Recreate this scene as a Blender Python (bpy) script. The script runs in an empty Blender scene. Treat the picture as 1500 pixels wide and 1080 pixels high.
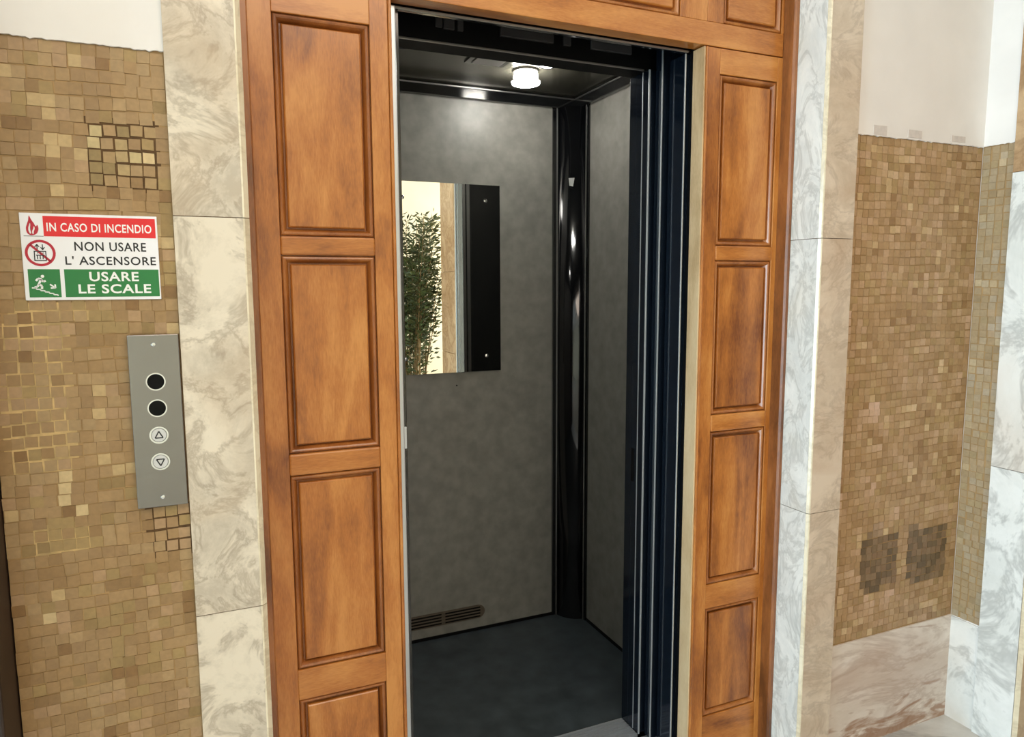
import bpy, bmesh, math, random
from mathutils import Matrix, Vector

random.seed(7)
scene = bpy.context.scene
COL = scene.collection

# ------------------------------------------------------------------ camera
cam_data = bpy.data.cameras.new('camera')
cam_data.sensor_fit = 'HORIZONTAL'
cam_data.sensor_width = 36.0
cam_data.lens = 1048.7 * 36.0 / 1500.0
cam_data.clip_start = 0.02
cam = bpy.data.objects.new('camera', cam_data)
COL.objects.link(cam)
CAM = Vector((0.0, -1.6, 1.408))
_y, _p, _r = math.radians(23.436), math.radians(6.624), math.radians(-0.258)
_f = Vector((math.sin(_y) * math.cos(_p), math.cos(_y) * math.cos(_p), -math.sin(_p)))
_rt = Vector((math.cos(_y), -math.sin(_y), 0))
_up = _rt.cross(_f)
_R = _rt * math.cos(_r) + _up * math.sin(_r)
_U = -_rt * math.sin(_r) + _up * math.cos(_r)
m = Matrix.Identity(4)
for i in range(3):
    m[i][0], m[i][1], m[i][2], m[i][3] = _R[i], _U[i], -_f[i], CAM[i]
cam.matrix_world = m
scene.camera = cam

# ------------------------------------------------------------------ world, lights, exposure
world = bpy.data.worlds.new('world')
scene.world = world
world.use_nodes = True
bg = world.node_tree.nodes['Background']
bg.inputs[0].default_value = (0.75, 0.87, 1.0, 1)
bg.inputs[1].default_value = 1.0

scene.view_settings.view_transform = 'Standard'
scene.view_settings.look = 'None'
scene.view_settings.gamma = 1.0
scene.view_settings.use_curve_mapping = False
scene.view_settings.exposure = 0.0


def area(name, loc, rot, sx, sy, power, color):
    l = bpy.data.lights.new(name, 'AREA')
    l.shape = 'RECTANGLE'
    l.size, l.size_y, l.energy, l.color = sx, sy, power, color
    o = bpy.data.objects.new(name, l)
    o.location, o.rotation_euler = loc, rot
    COL.objects.link(o)
    return o


E_ENTR, C_ENTR = 180, (0.63, 0.85, 1.0)
E_CEIL, C_CEIL = 34, (1.0, 0.81, 0.66)
E_ALC, C_ALC = 34, (1.0, 0.95, 0.84)
E_LAMP = 82
# daylight through the entrance doorway in the wall left of the camera (faces +x)
area('entrance_daylight', (-3.36, -0.86, 1.1), (0, math.radians(-90), 0), 2.1, 1.3, E_ENTR, C_ENTR)
# added fill light, no window built; brightens the mirrored alcove wall (faces -x)
area('alcove_fill', (3.27, -3.7, 1.5), (0, math.radians(90), 0), 2.0, 0.8, E_ALC, C_ALC)
# warm fill light added under the hall ceiling, no lamp modelled
area('hall_warm_fill', (0.5, -2.1, 2.93), (0, 0, 0), 1.4, 1.4, E_CEIL, C_CEIL)


# ------------------------------------------------------------------ node helpers
def lin(r, g, b):
    def f(c):
        c /= 255.0
        return c / 12.92 if c <= 0.04045 else ((c + 0.055) / 1.055) ** 2.4
    return (f(r), f(g), f(b), 1.0)


def new_mat(name):
    mt = bpy.data.materials.new(name)
    mt.use_nodes = True
    nt = mt.node_tree
    return mt, nt, nt.nodes, nt.links, nt.nodes['Principled BSDF']


def plain(name, col, rough=0.5, metal=0.0, coat=0.0, spec=0.5, emit=0.0, noise=0.0, nscale=30):
    mt, nt, N, L, b = new_mat(name)
    b.inputs['Base Color'].default_value = col
    b.inputs['Roughness'].default_value = rough
    b.inputs['Metallic'].default_value = metal
    b.inputs['Coat Weight'].default_value = coat
    b.inputs['Coat Roughness'].default_value = 0.08
    b.inputs['Specular IOR Level'].default_value = spec
    if emit:
        b.inputs['Emission Color'].default_value = col
        b.inputs['Emission Strength'].default_value = emit
    if noise:
        tc = N.new('ShaderNodeTexCoord')
        nz = N.new('ShaderNodeTexNoise')
        nz.inputs['Scale'].default_value = nscale
        nz.inputs['Detail'].default_value = 5
        L.new(tc.outputs['Object'], nz.inputs['Vector'])
        rp = N.new('ShaderNodeValToRGB')
        rp.color_ramp.elements[0].position = 0.3
        rp.color_ramp.elements[1].position = 0.7
        rp.color_ramp.elements[0].color = tuple(c * (1 - noise) for c in col[:3]) + (1,)
        rp.color_ramp.elements[1].color = tuple(min(1, c * (1 + noise)) for c in col[:3]) + (1,)
        L.new(nz.outputs['Fac'], rp.inputs[0])
        L.new(rp.outputs[0], b.inputs['Base Color'])
    return mt


def ramp(N, pts):
    rp = N.new('ShaderNodeValToRGB')
    e = rp.color_ramp.elements
    e[0].position, e[0].color = pts[0]
    e[1].position, e[1].color = pts[-1]
    for p, c in pts[1:-1]:
        k = e.new(p)
        k.color = c
    return rp


def wood(name, axis, dark, mid, light, rough=0.36):
    """varnished walnut: grain runs along axis ('x' or 'z')"""
    mt, nt, N, L, b = new_mat(name)
    tc = N.new('ShaderNodeTexCoord')
    oi = N.new('ShaderNodeObjectInfo')
    sc = N.new('ShaderNodeVectorMath')
    sc.operation = 'MULTIPLY_ADD'
    off = N.new('ShaderNodeVectorMath')
    off.operation = 'SCALE'
    off.inputs[0].default_value = (37.0, 19.0, 53.0)
    L.new(oi.outputs['Random'], off.inputs['Scale'])
    L.new(tc.outputs['Object'], sc.inputs[0])
    sc.inputs[1].default_value = (1.1, 6, 6) if axis == 'x' else (6, 6, 1.1)
    L.new(off.outputs[0], sc.inputs[2])
    warp = N.new('ShaderNodeTexNoise')
    warp.inputs['Scale'].default_value = 1.6
    warp.inputs['Detail'].default_value = 4
    warp.inputs['Distortion'].default_value = 1.2
    L.new(sc.outputs[0], warp.inputs['Vector'])
    fine = N.new('ShaderNodeTexNoise')
    fine.inputs['Scale'].default_value = 14
    fine.inputs['Detail'].default_value = 6
    fine.inputs['Roughness'].default_value = 0.65
    L.new(sc.outputs[0], fine.inputs['Vector'])
    big = N.new('ShaderNodeTexNoise')          # broad cloudy figure
    big.inputs['Scale'].default_value = 9
    big.inputs['Detail'].default_value = 3
    L.new(tc.outputs['Object'], big.inputs['Vector'])
    a1 = N.new('ShaderNodeMath'); a1.operation = 'MULTIPLY_ADD'
    L.new(fine.outputs['Fac'], a1.inputs[0]); a1.inputs[1].default_value = 0.30
    L.new(warp.outputs['Fac'], a1.inputs[2])
    a2 = N.new('ShaderNodeMath'); a2.operation = 'MULTIPLY_ADD'
    L.new(big.outputs['Fac'], a2.inputs[0]); a2.inputs[1].default_value = 0.35
    L.new(a1.outputs[0], a2.inputs[2])
    a3 = N.new('ShaderNodeMath'); a3.operation = 'MULTIPLY_ADD'
    L.new(oi.outputs['Random'], a3.inputs[0]); a3.inputs[1].default_value = 0.14
    L.new(a2.outputs[0], a3.inputs[2])
    fib = N.new('ShaderNodeTexNoise')          # pores and fibres
    fib.inputs['Scale'].default_value = 60
    fib.inputs['Detail'].default_value = 4
    L.new(sc.outputs[0], fib.inputs['Vector'])
    a5 = N.new('ShaderNodeMath'); a5.operation = 'MULTIPLY_ADD'
    L.new(fib.outputs['Fac'], a5.inputs[0]); a5.inputs[1].default_value = 0.30
    L.new(a3.outputs[0], a5.inputs[2])
    rp = ramp(N, [(0.60, dark), (0.82, mid), (1.0, light)])
    a4 = N.new('ShaderNodeMath'); a4.operation = 'MULTIPLY'
    L.new(a5.outputs[0], a4.inputs[0]); a4.inputs[1].default_value = 0.78
    L.new(a4.outputs[0], rp.inputs[0])
    L.new(rp.outputs[0], b.inputs['Base Color'])
    b.inputs['Roughness'].default_value = rough
    b.inputs['Coat Weight'].default_value = 0.5
    b.inputs['Coat Roughness'].default_value = 0.2
    bp = N.new('ShaderNodeBump')
    bp.inputs['Strength'].default_value = 0.12
    bp.inputs['Distance'].default_value = 0.002
    L.new(fine.outputs['Fac'], bp.inputs['Height'])
    L.new(bp.outputs[0], b.inputs['Normal'])
    return mt


def marble(name, base, cloud, vein, brown, scale=5.0, vein_amt=0.6, brown_amt=0.3, rough=0.25, stretch=(1, 1, 1)):
    mt, nt, N, L, b = new_mat(name)
    tc = N.new('ShaderNodeTexCoord')
    oi = N.new('ShaderNodeObjectInfo')
    off = N.new('ShaderNodeVectorMath'); off.operation = 'SCALE'
    off.inputs[0].default_value = (17.0, 23.0, 31.0)
    L.new(oi.outputs['Random'], off.inputs['Scale'])
    ma = N.new('ShaderNodeVectorMath'); ma.operation = 'MULTIPLY_ADD'
    L.new(tc.outputs['Object'], ma.inputs[0])
    ma.inputs[1].default_value = stretch
    L.new(off.outputs[0], ma.inputs[2])
    n1 = N.new('ShaderNodeTexNoise')
    n1.inputs['Scale'].default_value = scale
    n1.inputs['Detail'].default_value = 6
    n1.inputs['Roughness'].default_value = 0.72
    n1.inputs['Distortion'].default_value = 0.35
    L.new(ma.outputs[0], n1.inputs['Vector'])
    r1 = ramp(N, [(0.35, cloud), (0.62, base)])
    L.new(n1.outputs['Fac'], r1.inputs[0])
    # veins: thin band of a warped noise
    n2 = N.new('ShaderNodeTexNoise')
    n2.inputs['Scale'].default_value = scale * 1.0
    n2.inputs['Detail'].default_value = 5
    n2.inputs['Roughness'].default_value = 0.66
    n2.inputs['Distortion'].default_value = 0.7
    L.new(ma.outputs[0], n2.inputs['Vector'])
    W = (1, 1, 1, 1); K = (0, 0, 0, 1)
    r2 = ramp(N, [(0.44, K), (0.495, (vein_amt,) * 3 + (1,)), (0.505, (vein_amt,) * 3 + (1,)), (0.56, K)])
    L.new(n2.outputs['Fac'], r2.inputs[0])
    mx = N.new('ShaderNodeMix'); mx.data_type = 'RGBA'
    L.new(r2.outputs[0], mx.inputs['Factor'])
    L.new(r1.outputs[0], mx.inputs[6]); mx.inputs[7].default_value = vein
    n3 = N.new('ShaderNodeTexNoise')
    n3.inputs['Scale'].default_value = scale * 0.45
    n3.inputs['Detail'].default_value = 4
    n3.inputs['Distortion'].default_value = 0.6
    o3 = N.new('ShaderNodeVectorMath'); o3.operation = 'ADD'; o3.inputs[1].default_value = (5.3, 1.7, 9.1)
    L.new(ma.outputs[0], o3.inputs[0]); L.new(o3.outputs[0], n3.inputs['Vector'])
    r3 = ramp(N, [(0.5, K), (0.72, (brown_amt,) * 3 + (1,))])
    L.new(n3.outputs['Fac'], r3.inputs[0])
    mx2 = N.new('ShaderNodeMix'); mx2.data_type = 'RGBA'
    L.new(r3.outputs[0], mx2.inputs['Factor'])
    L.new(mx.outputs[2], mx2.inputs[6]); mx2.inputs[7].default_value = brown
    L.new(mx2.outputs[2], b.inputs['Base Color'])
    b.inputs['Roughness'].default_value = rough
    return mt


def tile_mat(name, attr):
    mt, nt, N, L, b = new_mat(name)
    if attr:
        at = N.new('ShaderNodeAttribute'); at.attribute_name = 'tint'
        src = at.outputs['Color']
    else:
        oi = N.new('ShaderNodeObjectInfo')
        src = oi.outputs['Color']
    geo = N.new('ShaderNodeNewGeometry')
    nz = N.new('ShaderNodeTexNoise')
    nz.inputs['Scale'].default_value = 120
    nz.inputs['Detail'].default_value = 4
    L.new(geo.outputs['Position'], nz.inputs['Vector'])
    mr = N.new('ShaderNodeMapRange')
    mr.inputs['To Min'].default_value = 0.78
    mr.inputs['To Max'].default_value = 1.2
    L.new(nz.outputs['Fac'], mr.inputs['Value'])
    mu = N.new('ShaderNodeVectorMath'); mu.operation = 'SCALE'
    L.new(src, mu.inputs[0]); L.new(mr.outputs[0], mu.inputs['Scale'])
    L.new(mu.outputs[0], b.inputs['Base Color'])
    b.inputs['Roughness'].default_value = 0.42
    return mt


WOOD_D, WOOD_M, WOOD_L = lin(124, 66, 20), lin(186, 114, 46), lin(212, 144, 72)
M = {}
M['wood_z'] = wood('walnut_upright', 'z', WOOD_D, WOOD_M, WOOD_L)
M['wood_x'] = wood('walnut_level', 'x', WOOD_D, WOOD_M, WOOD_L)
M['wood_trim'] = wood('walnut_trim', 'z', lin(96, 54, 24), lin(146, 88, 44), lin(172, 110, 58))
M['wood_jamb'] = wood('pale_jamb_wood', 'z', lin(176, 140, 96), lin(214, 182, 138), lin(228, 200, 158))
M['dark_wood'] = plain('dark_brown_wood', lin(44, 27, 16), 0.5, noise=0.3, nscale=12)
M['marble_l'] = marble('cream_grey_marble', lin(226, 212, 190), lin(192, 178, 158), lin(126, 106, 84), lin(184, 152, 114), 9.0, 0.38, 0.4)
M['marble_r'] = marble('pinkish_marble', lin(226, 210, 190), lin(204, 186, 164), lin(120, 96, 76), lin(180, 144, 110), 6.0, 0.22, 0.35, stretch=(1, 1, 1.6))
M['marble_reveal'] = marble('daylit_grey_marble', lin(240, 238, 230), lin(216, 216, 210), lin(126, 122, 112), lin(200, 180, 140), 13.0, 0.3, 0.2, stretch=(1, 1, 0.55))  # lighter copy for the reveal; daylight on that face is put into the colour
M['marble_base'] = marble('beige_base_marble', lin(240, 230, 220), lin(220, 206, 192), lin(140, 98, 64), lin(160, 110, 72), 3.4, 0.28, 0.4, stretch=(0.7, 0.7, 2.2))
_nt = M['marble_base'].node_tree; _N, _L = _nt.nodes, _nt.links
_b = _N['Principled BSDF']
_src = _b.inputs['Base Color'].links[0].from_socket
_geo = _N.new('ShaderNodeNewGeometry'); _sp = _N.new('ShaderNodeSeparateXYZ')
_L.new(_geo.outputs['Position'], _sp.inputs[0])
_mr = _N.new('ShaderNodeMapRange'); _mr.inputs['From Min'].default_value = 0.02; _mr.inputs['From Max'].default_value = 0.13
_mr.inputs['To Min'].default_value = 0.26; _mr.inputs['To Max'].default_value = 0.0
_L.new(_sp.outputs['Z'], _mr.inputs['Value'])
_nz = _N.new('ShaderNodeTexNoise'); _nz.inputs['Scale'].default_value = 7; _nz.inputs['Detail'].default_value = 5; _nz.inputs['Distortion'].default_value = 1.5
_ml = _N.new('ShaderNodeVectorMath'); _ml.operation = 'MULTIPLY'; _ml.inputs[1].default_value = (0.8, 1, 3)
_L.new(_geo.outputs['Position'], _ml.inputs[0]); _L.new(_ml.outputs[0], _nz.inputs['Vector'])
_ad = _N.new('ShaderNodeMath'); _ad.operation = 'ADD'
_L.new(_nz.outputs['Fac'], _ad.inputs[0]); _L.new(_mr.outputs[0], _ad.inputs[1])
_rp = ramp(_N, [(0.64, (0, 0, 0, 1)), (0.78, (0.75, 0.75, 0.75, 1))])
_L.new(_ad.outputs[0], _rp.inputs[0])
_mx = _N.new('ShaderNodeMix'); _mx.data_type = 'RGBA'
_L.new(_rp.outputs[0], _mx.inputs['Factor']); _L.new(_src, _mx.inputs[6]); _mx.inputs[7].default_value = lin(150, 100, 58)
_L.new(_mx.outputs[2], _b.inputs['Base Color'])
M['marble_white'] = marble('white_veined_marble', lin(242, 241, 236), lin(222, 222, 216), lin(120, 120, 116), lin(196, 160, 122), 4.2, 0.38, 0.35)
M['marble_tan'] = marble('tan_marble', lin(196, 164, 126), lin(168, 134, 98), lin(130, 96, 64), lin(150, 108, 68), 6, 0.4, 0.5)
M['arris'] = marble('polished_arris_marble', lin(236, 224, 196), lin(220, 204, 172), lin(170, 150, 120), lin(200, 170, 130), 8, 0.3, 0.2, 0.2)
M['floor'] = marble('pale_floor_marble', lin(216, 212, 204), lin(184, 180, 172), lin(130, 126, 120), lin(180, 160, 130), 2.5, 0.5, 0.2, 0.15)
M['plaster'] = plain('white_wall_paint', lin(238, 232, 226), 0.7, noise=0.035, nscale=7)
M['cream'] = plain('cream_wall_paint', lin(244, 236, 212), 0.7, noise=0.03, nscale=5)
M['grout'] = plain('tan_grout', lin(166, 134, 90), 0.8, noise=0.2, nscale=16)
M['grout_dark'] = plain('dark_grout', lin(92, 66, 36), 0.85, noise=0.25, nscale=60)
M['grout_light'] = plain('pale_grout', lin(198, 168, 116), 0.8, noise=0.3, nscale=40)
M['tile_obj'] = tile_mat('mosaic_stone', False)
M['tile_attr'] = tile_mat('mosaic_stone_field', True)
M['steel'] = plain('brushed_steel', lin(142, 138, 134), 0.26, 1.0)
M['steel_dull'] = plain('dull_steel', lin(150, 148, 146), 0.4, 1.0)
M['alu'] = plain('pale_aluminium', lin(206, 212, 218), 0.35, 0.7)
M['chrome'] = plain('chrome', lin(225, 225, 225), 0.12, 1.0)
M['black_hole'] = plain('black_display_glass', lin(4, 4, 5), 0.3, spec=0.15)
M['button_white'] = plain('pale_button_face', lin(206, 204, 200), 0.35)
M['ink'] = plain('black_print', lin(28, 28, 30), 0.5)
M['ink_red'] = plain('red_print', lin(226, 40, 44), 0.4)
M['ink_crimson'] = plain('crimson_print', lin(186, 28, 52), 0.4)
M['ink_green'] = plain('green_print', lin(40, 124, 62), 0.4)
M['ink_white'] = plain('white_print', lin(246, 246, 244), 0.4)
M['sign_white'] = plain('white_sign_plastic', lin(244, 243, 246), 0.35)
M['black_gloss'] = plain('glossy_black_panel', lin(10, 11, 13), 0.12, 0.0, 0.6)
M['navy_gloss'] = plain('glossy_navy_panel', lin(34, 46, 62), 0.12, 0.7, 0.4)
M['black_matt'] = plain('black_paint', lin(7, 7, 8), 0.6, spec=0.15)
M['fitting'] = plain('grey_fitting', lin(56, 55, 56), 0.5)
M['cab_wall'] = plain('grey_laminate', lin(124, 122, 116), 0.42, noise=0.16, nscale=22)
M['cab_ceiling'] = plain('grey_ceiling_panel', lin(86, 84, 74), 0.22, 0.5)
M['cab_floor'] = plain('dark_rubber_floor', lin(56, 64, 68), 0.4, noise=0.3, nscale=14)
M['vent'] = plain('bronze_vent', lin(92, 82, 70), 0.45, 0.2)
M['mirror'] = plain('mirror_glass', (0.93, 0.94, 0.9, 1), 0.0, 1.0)
M['lamp'] = plain('lit_frosted_glass', (1.0, 0.97, 0.90, 1), 0.4, emit=E_LAMP)
M['lamp_ring'] = plain('lamp_ring_metal', lin(150, 146, 138), 0.3, 0.8)
M['sticker'] = plain('grey_paper', lin(150, 150, 148), 0.6)
M['leaf'] = plain('olive_green_leaf', lin(66, 76, 36), 0.5, noise=0.4, nscale=9)
M['stem'] = plain('brown_stem', lin(120, 100, 60), 0.6, noise=0.2)
M['pot'] = plain('terracotta_pot', lin(160, 92, 60), 0.7, noise=0.15)
M['soil'] = plain('dark_soil', lin(50, 38, 28), 0.9)


# ------------------------------------------------------------------ mesh helpers
def link(name, me, mat, parent=None):
    o = bpy.data.objects.new(name, me)
    COL.objects.link(o)
    if mat is not None and me is not None and len(me.materials) == 0:
        me.materials.append(mat)
    if parent is not None:
        o.parent = parent
    return o


def from_bm(name, bm, mat, parent=None, smooth=False):
    me = bpy.data.meshes.new(name)
    bm.normal_update()
    bm.to_mesh(me)
    bm.free()
    if smooth:
        for p in me.polygons:
            p.use_smooth = True
    return link(name, me, mat, parent)


def bm_box(bm, x0, x1, y0, y1, z0, z1, bev=0.0):
    r = bmesh.ops.create_cube(bm, size=1.0)
    vs = r['verts']
    for v in vs:
        v.co = Vector(((x0 + x1) / 2 + v.co.x * (x1 - x0), (y0 + y1) / 2 + v.co.y * (y1 - y0), (z0 + z1) / 2 + v.co.z * (z1 - z0)))
    if bev > 0:
        es = list({e for v in vs for e in v.link_edges})
        bmesh.ops.bevel(bm, geom=es, offset=bev, segments=2, profile=0.5, affect='EDGES')


def box(name, x0, x1, y0, y1, z0, z1, mat, parent=None, bev=0.0):
    bm = bmesh.new()
    bm_box(bm, x0, x1, y0, y1, z0, z1, bev)
    return from_bm(name, bm, mat, parent)


def empty(name, loc=(0, 0, 0)):
    o = bpy.data.objects.new(name, None)
    COL.objects.link(o)
    o.location = (0, 0, 0)
    o.empty_display_size = 0.1
    return o


def tag(o, label=None, cat=None, group=None, kind=None):
    if label: o['label'] = label
    if cat: o['category'] = cat
    if group: o['group'] = group
    if kind: o['kind'] = kind
    return o


def prism(name, pts, z0, z1, mat, parent=None, bev=0.0):
    """vertical prism from plan outline pts [(x,y)]"""
    bm = bmesh.new()
    lo = [bm.verts.new((x, y, z0)) for x, y in pts]
    hi = [bm.verts.new((x, y, z1)) for x, y in pts]
    n = len(pts)
    bm.faces.new(lo[::-1]); bm.faces.new(hi)
    for i in range(n):
        bm.faces.new((lo[i], lo[(i + 1) % n], hi[(i + 1) % n], hi[i]))
    bmesh.ops.recalc_face_normals(bm, faces=bm.faces[:])
    return from_bm(name, bm, mat, parent)


def disc_y(name, cx, cz, y0, y1, r, mat, parent=None, seg=28, r2=None, dome=0.0):
    """cylinder whose axis is y; y0 is the face towards the camera (smaller y)"""
    bm = bmesh.new()
    r2 = r if r2 is None else r2
    A = [bm.verts.new((cx + r * math.cos(t), y1, cz + r * math.sin(t))) for t in [2 * math.pi * i / seg for i in range(seg)]]
    B = [bm.verts.new((cx + r2 * math.cos(t), y0, cz + r2 * math.sin(t))) for t in [2 * math.pi * i / seg for i in range(seg)]]
    for i in range(seg):
        bm.faces.new((A[i], A[(i + 1) % seg], B[(i + 1) % seg], B[i]))
    bm.faces.new(A)
    if dome:
        c = bm.verts.new((cx, y0 - dome, cz))
        for i in range(seg):
            bm.faces.new((B[i], B[(i + 1) % seg], c))
    else:
        bm.faces.new(B)
    bmesh.ops.recalc_face_normals(bm, faces=bm.faces[:])
    return from_bm(name, bm, mat, parent)


def ring_y(name, cx, cz, y0, y1, r_in, r_out, mat, parent=None, seg=32):
    bm = bmesh.new()
    L = []
    for r, y in ((r_out, y1), (r_out, y0), (r_in, y0), (r_in, y1)):
        L.append([bm.verts.new((cx + r * math.cos(2 * math.pi * i / seg), y, cz + r * math.sin(2 * math.pi * i / seg))) for i in range(seg)])
    for k in range(4):
        A, B = L[k], L[(k + 1) % 4]
        for i in range(seg):
            bm.faces.new((A[i], A[(i + 1) % seg], B[(i + 1) % seg], B[i]))
    bmesh.ops.recalc_face_normals(bm, faces=bm.faces[:])
    return from_bm(name, bm, mat, parent)


def poly_y(name, pts, y, th, mat, parent=None):
    """flat outline in x,z given thickness th towards the camera"""
    bm = bmesh.new()
    F = [bm.verts.new((x, y - th, z)) for x, z in pts]
    B = [bm.verts.new((x, y, z)) for x, z in pts]
    n = len(pts)
    bm.faces.new(F); bm.faces.new(B[::-1])
    for i in range(n):
        bm.faces.new((F[i], F[(i + 1) % n], B[(i + 1) % n], B[i]))
    bmesh.ops.triangulate(bm, faces=[f for f in bm.faces if len(f.verts) > 4])
    bmesh.ops.recalc_face_normals(bm, faces=bm.faces[:])
    return from_bm(name, bm, mat, parent)


def bar_bm(bm, x0, z0, x1, z1, w, y, th):
    d = Vector((x1 - x0, z1 - z0)); d.normalize()
    nx, nz = -d.y * w / 2, d.x * w / 2
    pts = [(x0 + nx, z0 + nz), (x1 + nx, z1 + nz), (x1 - nx, z1 - nz), (x0 - nx, z0 - nz)]
    F = [bm.verts.new((x, y - th, z)) for x, z in pts]
    B = [bm.verts.new((x, y, z)) for x, z in pts]
    bm.faces.new(F); bm.faces.new(B[::-1])
    for i in range(4):
        bm.faces.new((F[i], F[(i + 1) % 4], B[(i + 1) % 4], B[i]))


# ------------------------------------------------------------------ hall shell
FY = -0.136            # face of the front walls
fl = tag(box('floor', -3.6, 3.4, -4.4, 0.0, -0.3, 0.0, M['floor']), kind='structure')
tag(box('ceiling', -3.6, 3.4, -4.4, 0.2, 2.96, 3.06, M['plaster']), kind='structure')
tag(box('wall_back', -3.6, 3.4, -4.4, -4.25, 0, 2.96, M['cream']), kind='structure')
# wall left of the camera with the entrance doorway
wl = bmesh.new()
bm_box(wl, -3.6, -3.45, -4.25, -1.52, 0, 2.96)
bm_box(wl, -3.6, -3.45, -0.18, 0.2, 0, 2.96)
bm_box(wl, -3.6, -3.45, -1.52, -0.18, 2.5, 2.96)
tag(from_bm('wall_left', wl, M['plaster']), kind='structure')

TILE = 0.0218


def ragged_plaster(name, x0, x1, z0, z1, y, along, parent, at=None):
    """thin skim of plaster above the mosaic with a slightly ragged lower edge"""
    bm = bmesh.new()
    n = int((x1 - x0) / 0.006) + 1
    top, bot, tb, bb = [], [], [], []
    rnd = random.Random(int(x0 * 1000) + 5)
    for i in range(n + 1):
        t = x0 + (x1 - x0) * i / n
        z = z0 + rnd.uniform(-0.0007, 0.0007) + (rnd.choice([0] * 9 + [-0.002, 0.0015]))
        def P(a, yy, zz):
            return (a, yy, zz) if along == 'x' else (yy, a, zz)
        bot.append(bm.verts.new(P(t, y, z))); top.append(bm.verts.new(P(t, y, z1)))
        s = 0.006
        bb.append(bm.verts.new(P(t, y + s, z)))
    for i in range(n):
        bm.faces.new((bot[i], bot[i + 1], top[i + 1], top[i]))
        bm.faces.new((bb[i], bb[i + 1], bot[i + 1], bot[i]))
    bmesh.ops.recalc_face_normals(bm, faces=bm.faces[:])
    return from_bm(name, bm, M['plaster'], parent)


PAL = [(lin(168, 139, 102), 9), (lin(162, 132, 94), 8), (lin(172, 145, 109), 7), (lin(158, 129, 94), 6), (lin(176, 146, 114), 4),
       (lin(164, 139, 96), 5), (lin(150, 120, 82), 3), (lin(138, 106, 68), 1.6), (lin(192, 167, 127), 2.2), (lin(208, 186, 147), 0.8),
       (lin(150, 125, 84), 2)]


def pick(rnd, pal=PAL):
    t = rnd.uniform(0, sum(w for _, w in pal))
    for c, w in pal:
        t -= w
        if t <= 0:
            break
    k = rnd.uniform(0.94, 1.06)
    c = (c[0] * 0.97, c[1] * 0.92, c[2] * 0.80)
    return (c[0] * k, c[1] * k, c[2] * k, 1.0)


# shared tile meshes (front at y = 0, back at y = +0.003), 10 triangles each
def tile_shape(rnd, s, d=0.0030):
    h = s / 2
    c = []
    for sx, sz in ((-1, -1), (1, -1), (1, 1), (-1, 1)):
        c.append((sx * h * rnd.uniform(0.94, 1.04), sz * h * rnd.uniform(0.94, 1.04)))
    tilt = [rnd.uniform(-0.00025, 0.00025) for _ in range(4)]
    back = [(x, d, z) for x, z in c]
    front = [(x * 0.975, tilt[i], z * 0.975) for i, (x, z) in enumerate(c)]
    return back + front, [(4, 5, 6, 7), (0, 1, 5, 4), (1, 2, 6, 5), (2, 3, 7, 6), (3, 0, 4, 7)]


_rt_ = random.Random(3)
TILE_MESH = []
for k in range(14):
    v, f = tile_shape(_rt_, TILE * 0.96)
    me = bpy.data.meshes.new('tile')
    me.from_pydata(v, [], f)
    me.materials.append(M['tile_obj'])
    TILE_MESH.append(me)


def mosaic(wall, a0, a1, z0, z1, face, side, n_obj, score, seed, tint=None, obj_side='tile', pitch=TILE, gaps=()):
    """tesserae of a wall. side 'y': wall faces -y at y=face (a is x); side 'x': wall faces -x at x=face (a is y)"""
    rnd = random.Random(seed)
    cells = []
    nc = max(1, round((a1 - a0) / pitch)); nr = max(1, round((z1 - z0) / pitch))
    pa, pz = (a1 - a0) / nc, (z1 - z0) / nr
    for r in range(nr):
        sh = rnd.uniform(-0.0030, 0.0030)
        for c in range(nc):
            a = a0 + (c + .5) * pa + rnd.uniform(-0.0011, 0.0011) + (sh if 0 < c < nc - 1 else 0)
            z = z0 + (r + .5) * pz + rnd.uniform(-0.0011, 0.0011) + 0.0022 * math.sin(a * 23 + z0 + r * .6)
            z = min(max(z, z0 + pz * .5), z1 - pz * .5)
            col = pick(rnd)
            if cells and rnd.random() < 0.3:
                col = cells[-1][2] if (c and rnd.random() < 0.5) else (cells[-nc][2] if len(cells) >= nc else col)
            if tint:
                col = tint(a, z, col, rnd)
            cells.append((a, z, col, rnd.randrange(14), rnd.uniform(-0.0004, 0.0004), rnd.uniform(-0.035, 0.035)))
    order = sorted(cells, key=lambda q: -score(q[0], q[1]))
    singles = [q for q in order[:n_obj] if score(q[0], q[1]) > 0]
    rest = order[len(singles):]
    rotz = 0.0 if side == 'y' else -math.pi / 2

    def gap_scale(a, z):
        for g in gaps:
            if g[0] < a < g[1] and g[2] < z < g[3]:
                return g[4]
        return 1.0
    for a, z, col, k, dep, rot in singles:
        o = bpy.data.objects.new(obj_side, TILE_MESH[k])
        COL.objects.link(o)
        o.location = (a, face + dep, z) if side == 'y' else (face + dep, a, z)
        o.rotation_euler = (0, rot if side == 'y' else 0, rotz)
        o.color = col
        o.parent = wall
        sc_ = gap_scale(a, z)
        o.scale = (sc_, 1, sc_)
    V, F, Cc = [], [], []
    for a, z, col, k, dep, rot in rest:
        v, f = tile_shape(rnd, pitch * 0.96 * gap_scale(a, z))
        b = len(V)
        for x, y, zz in v:
            V.append((a + x, face + dep + y, z + zz) if side == 'y' else (face + dep + y, a - x, z + zz))
        for q in f:
            F.append(tuple(b + i for i in q)); Cc.append(col)
    me = bpy.data.meshes.new('tile_field')
    me.from_pydata(V, [], F)
    at = me.color_attributes.new('tint', 'FLOAT_COLOR', 'CORNER')
    buf = []
    for p, c in zip(me.polygons, Cc):
        for _ in p.loop_indices:
            buf.extend(c)
    at.data.foreach_set('color', buf)
    o = link('tile_field', me, M['tile_attr'], wall)
    tag(o, 'rest of the small tan mosaic tiles', kind='stuff')
    return o


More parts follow.
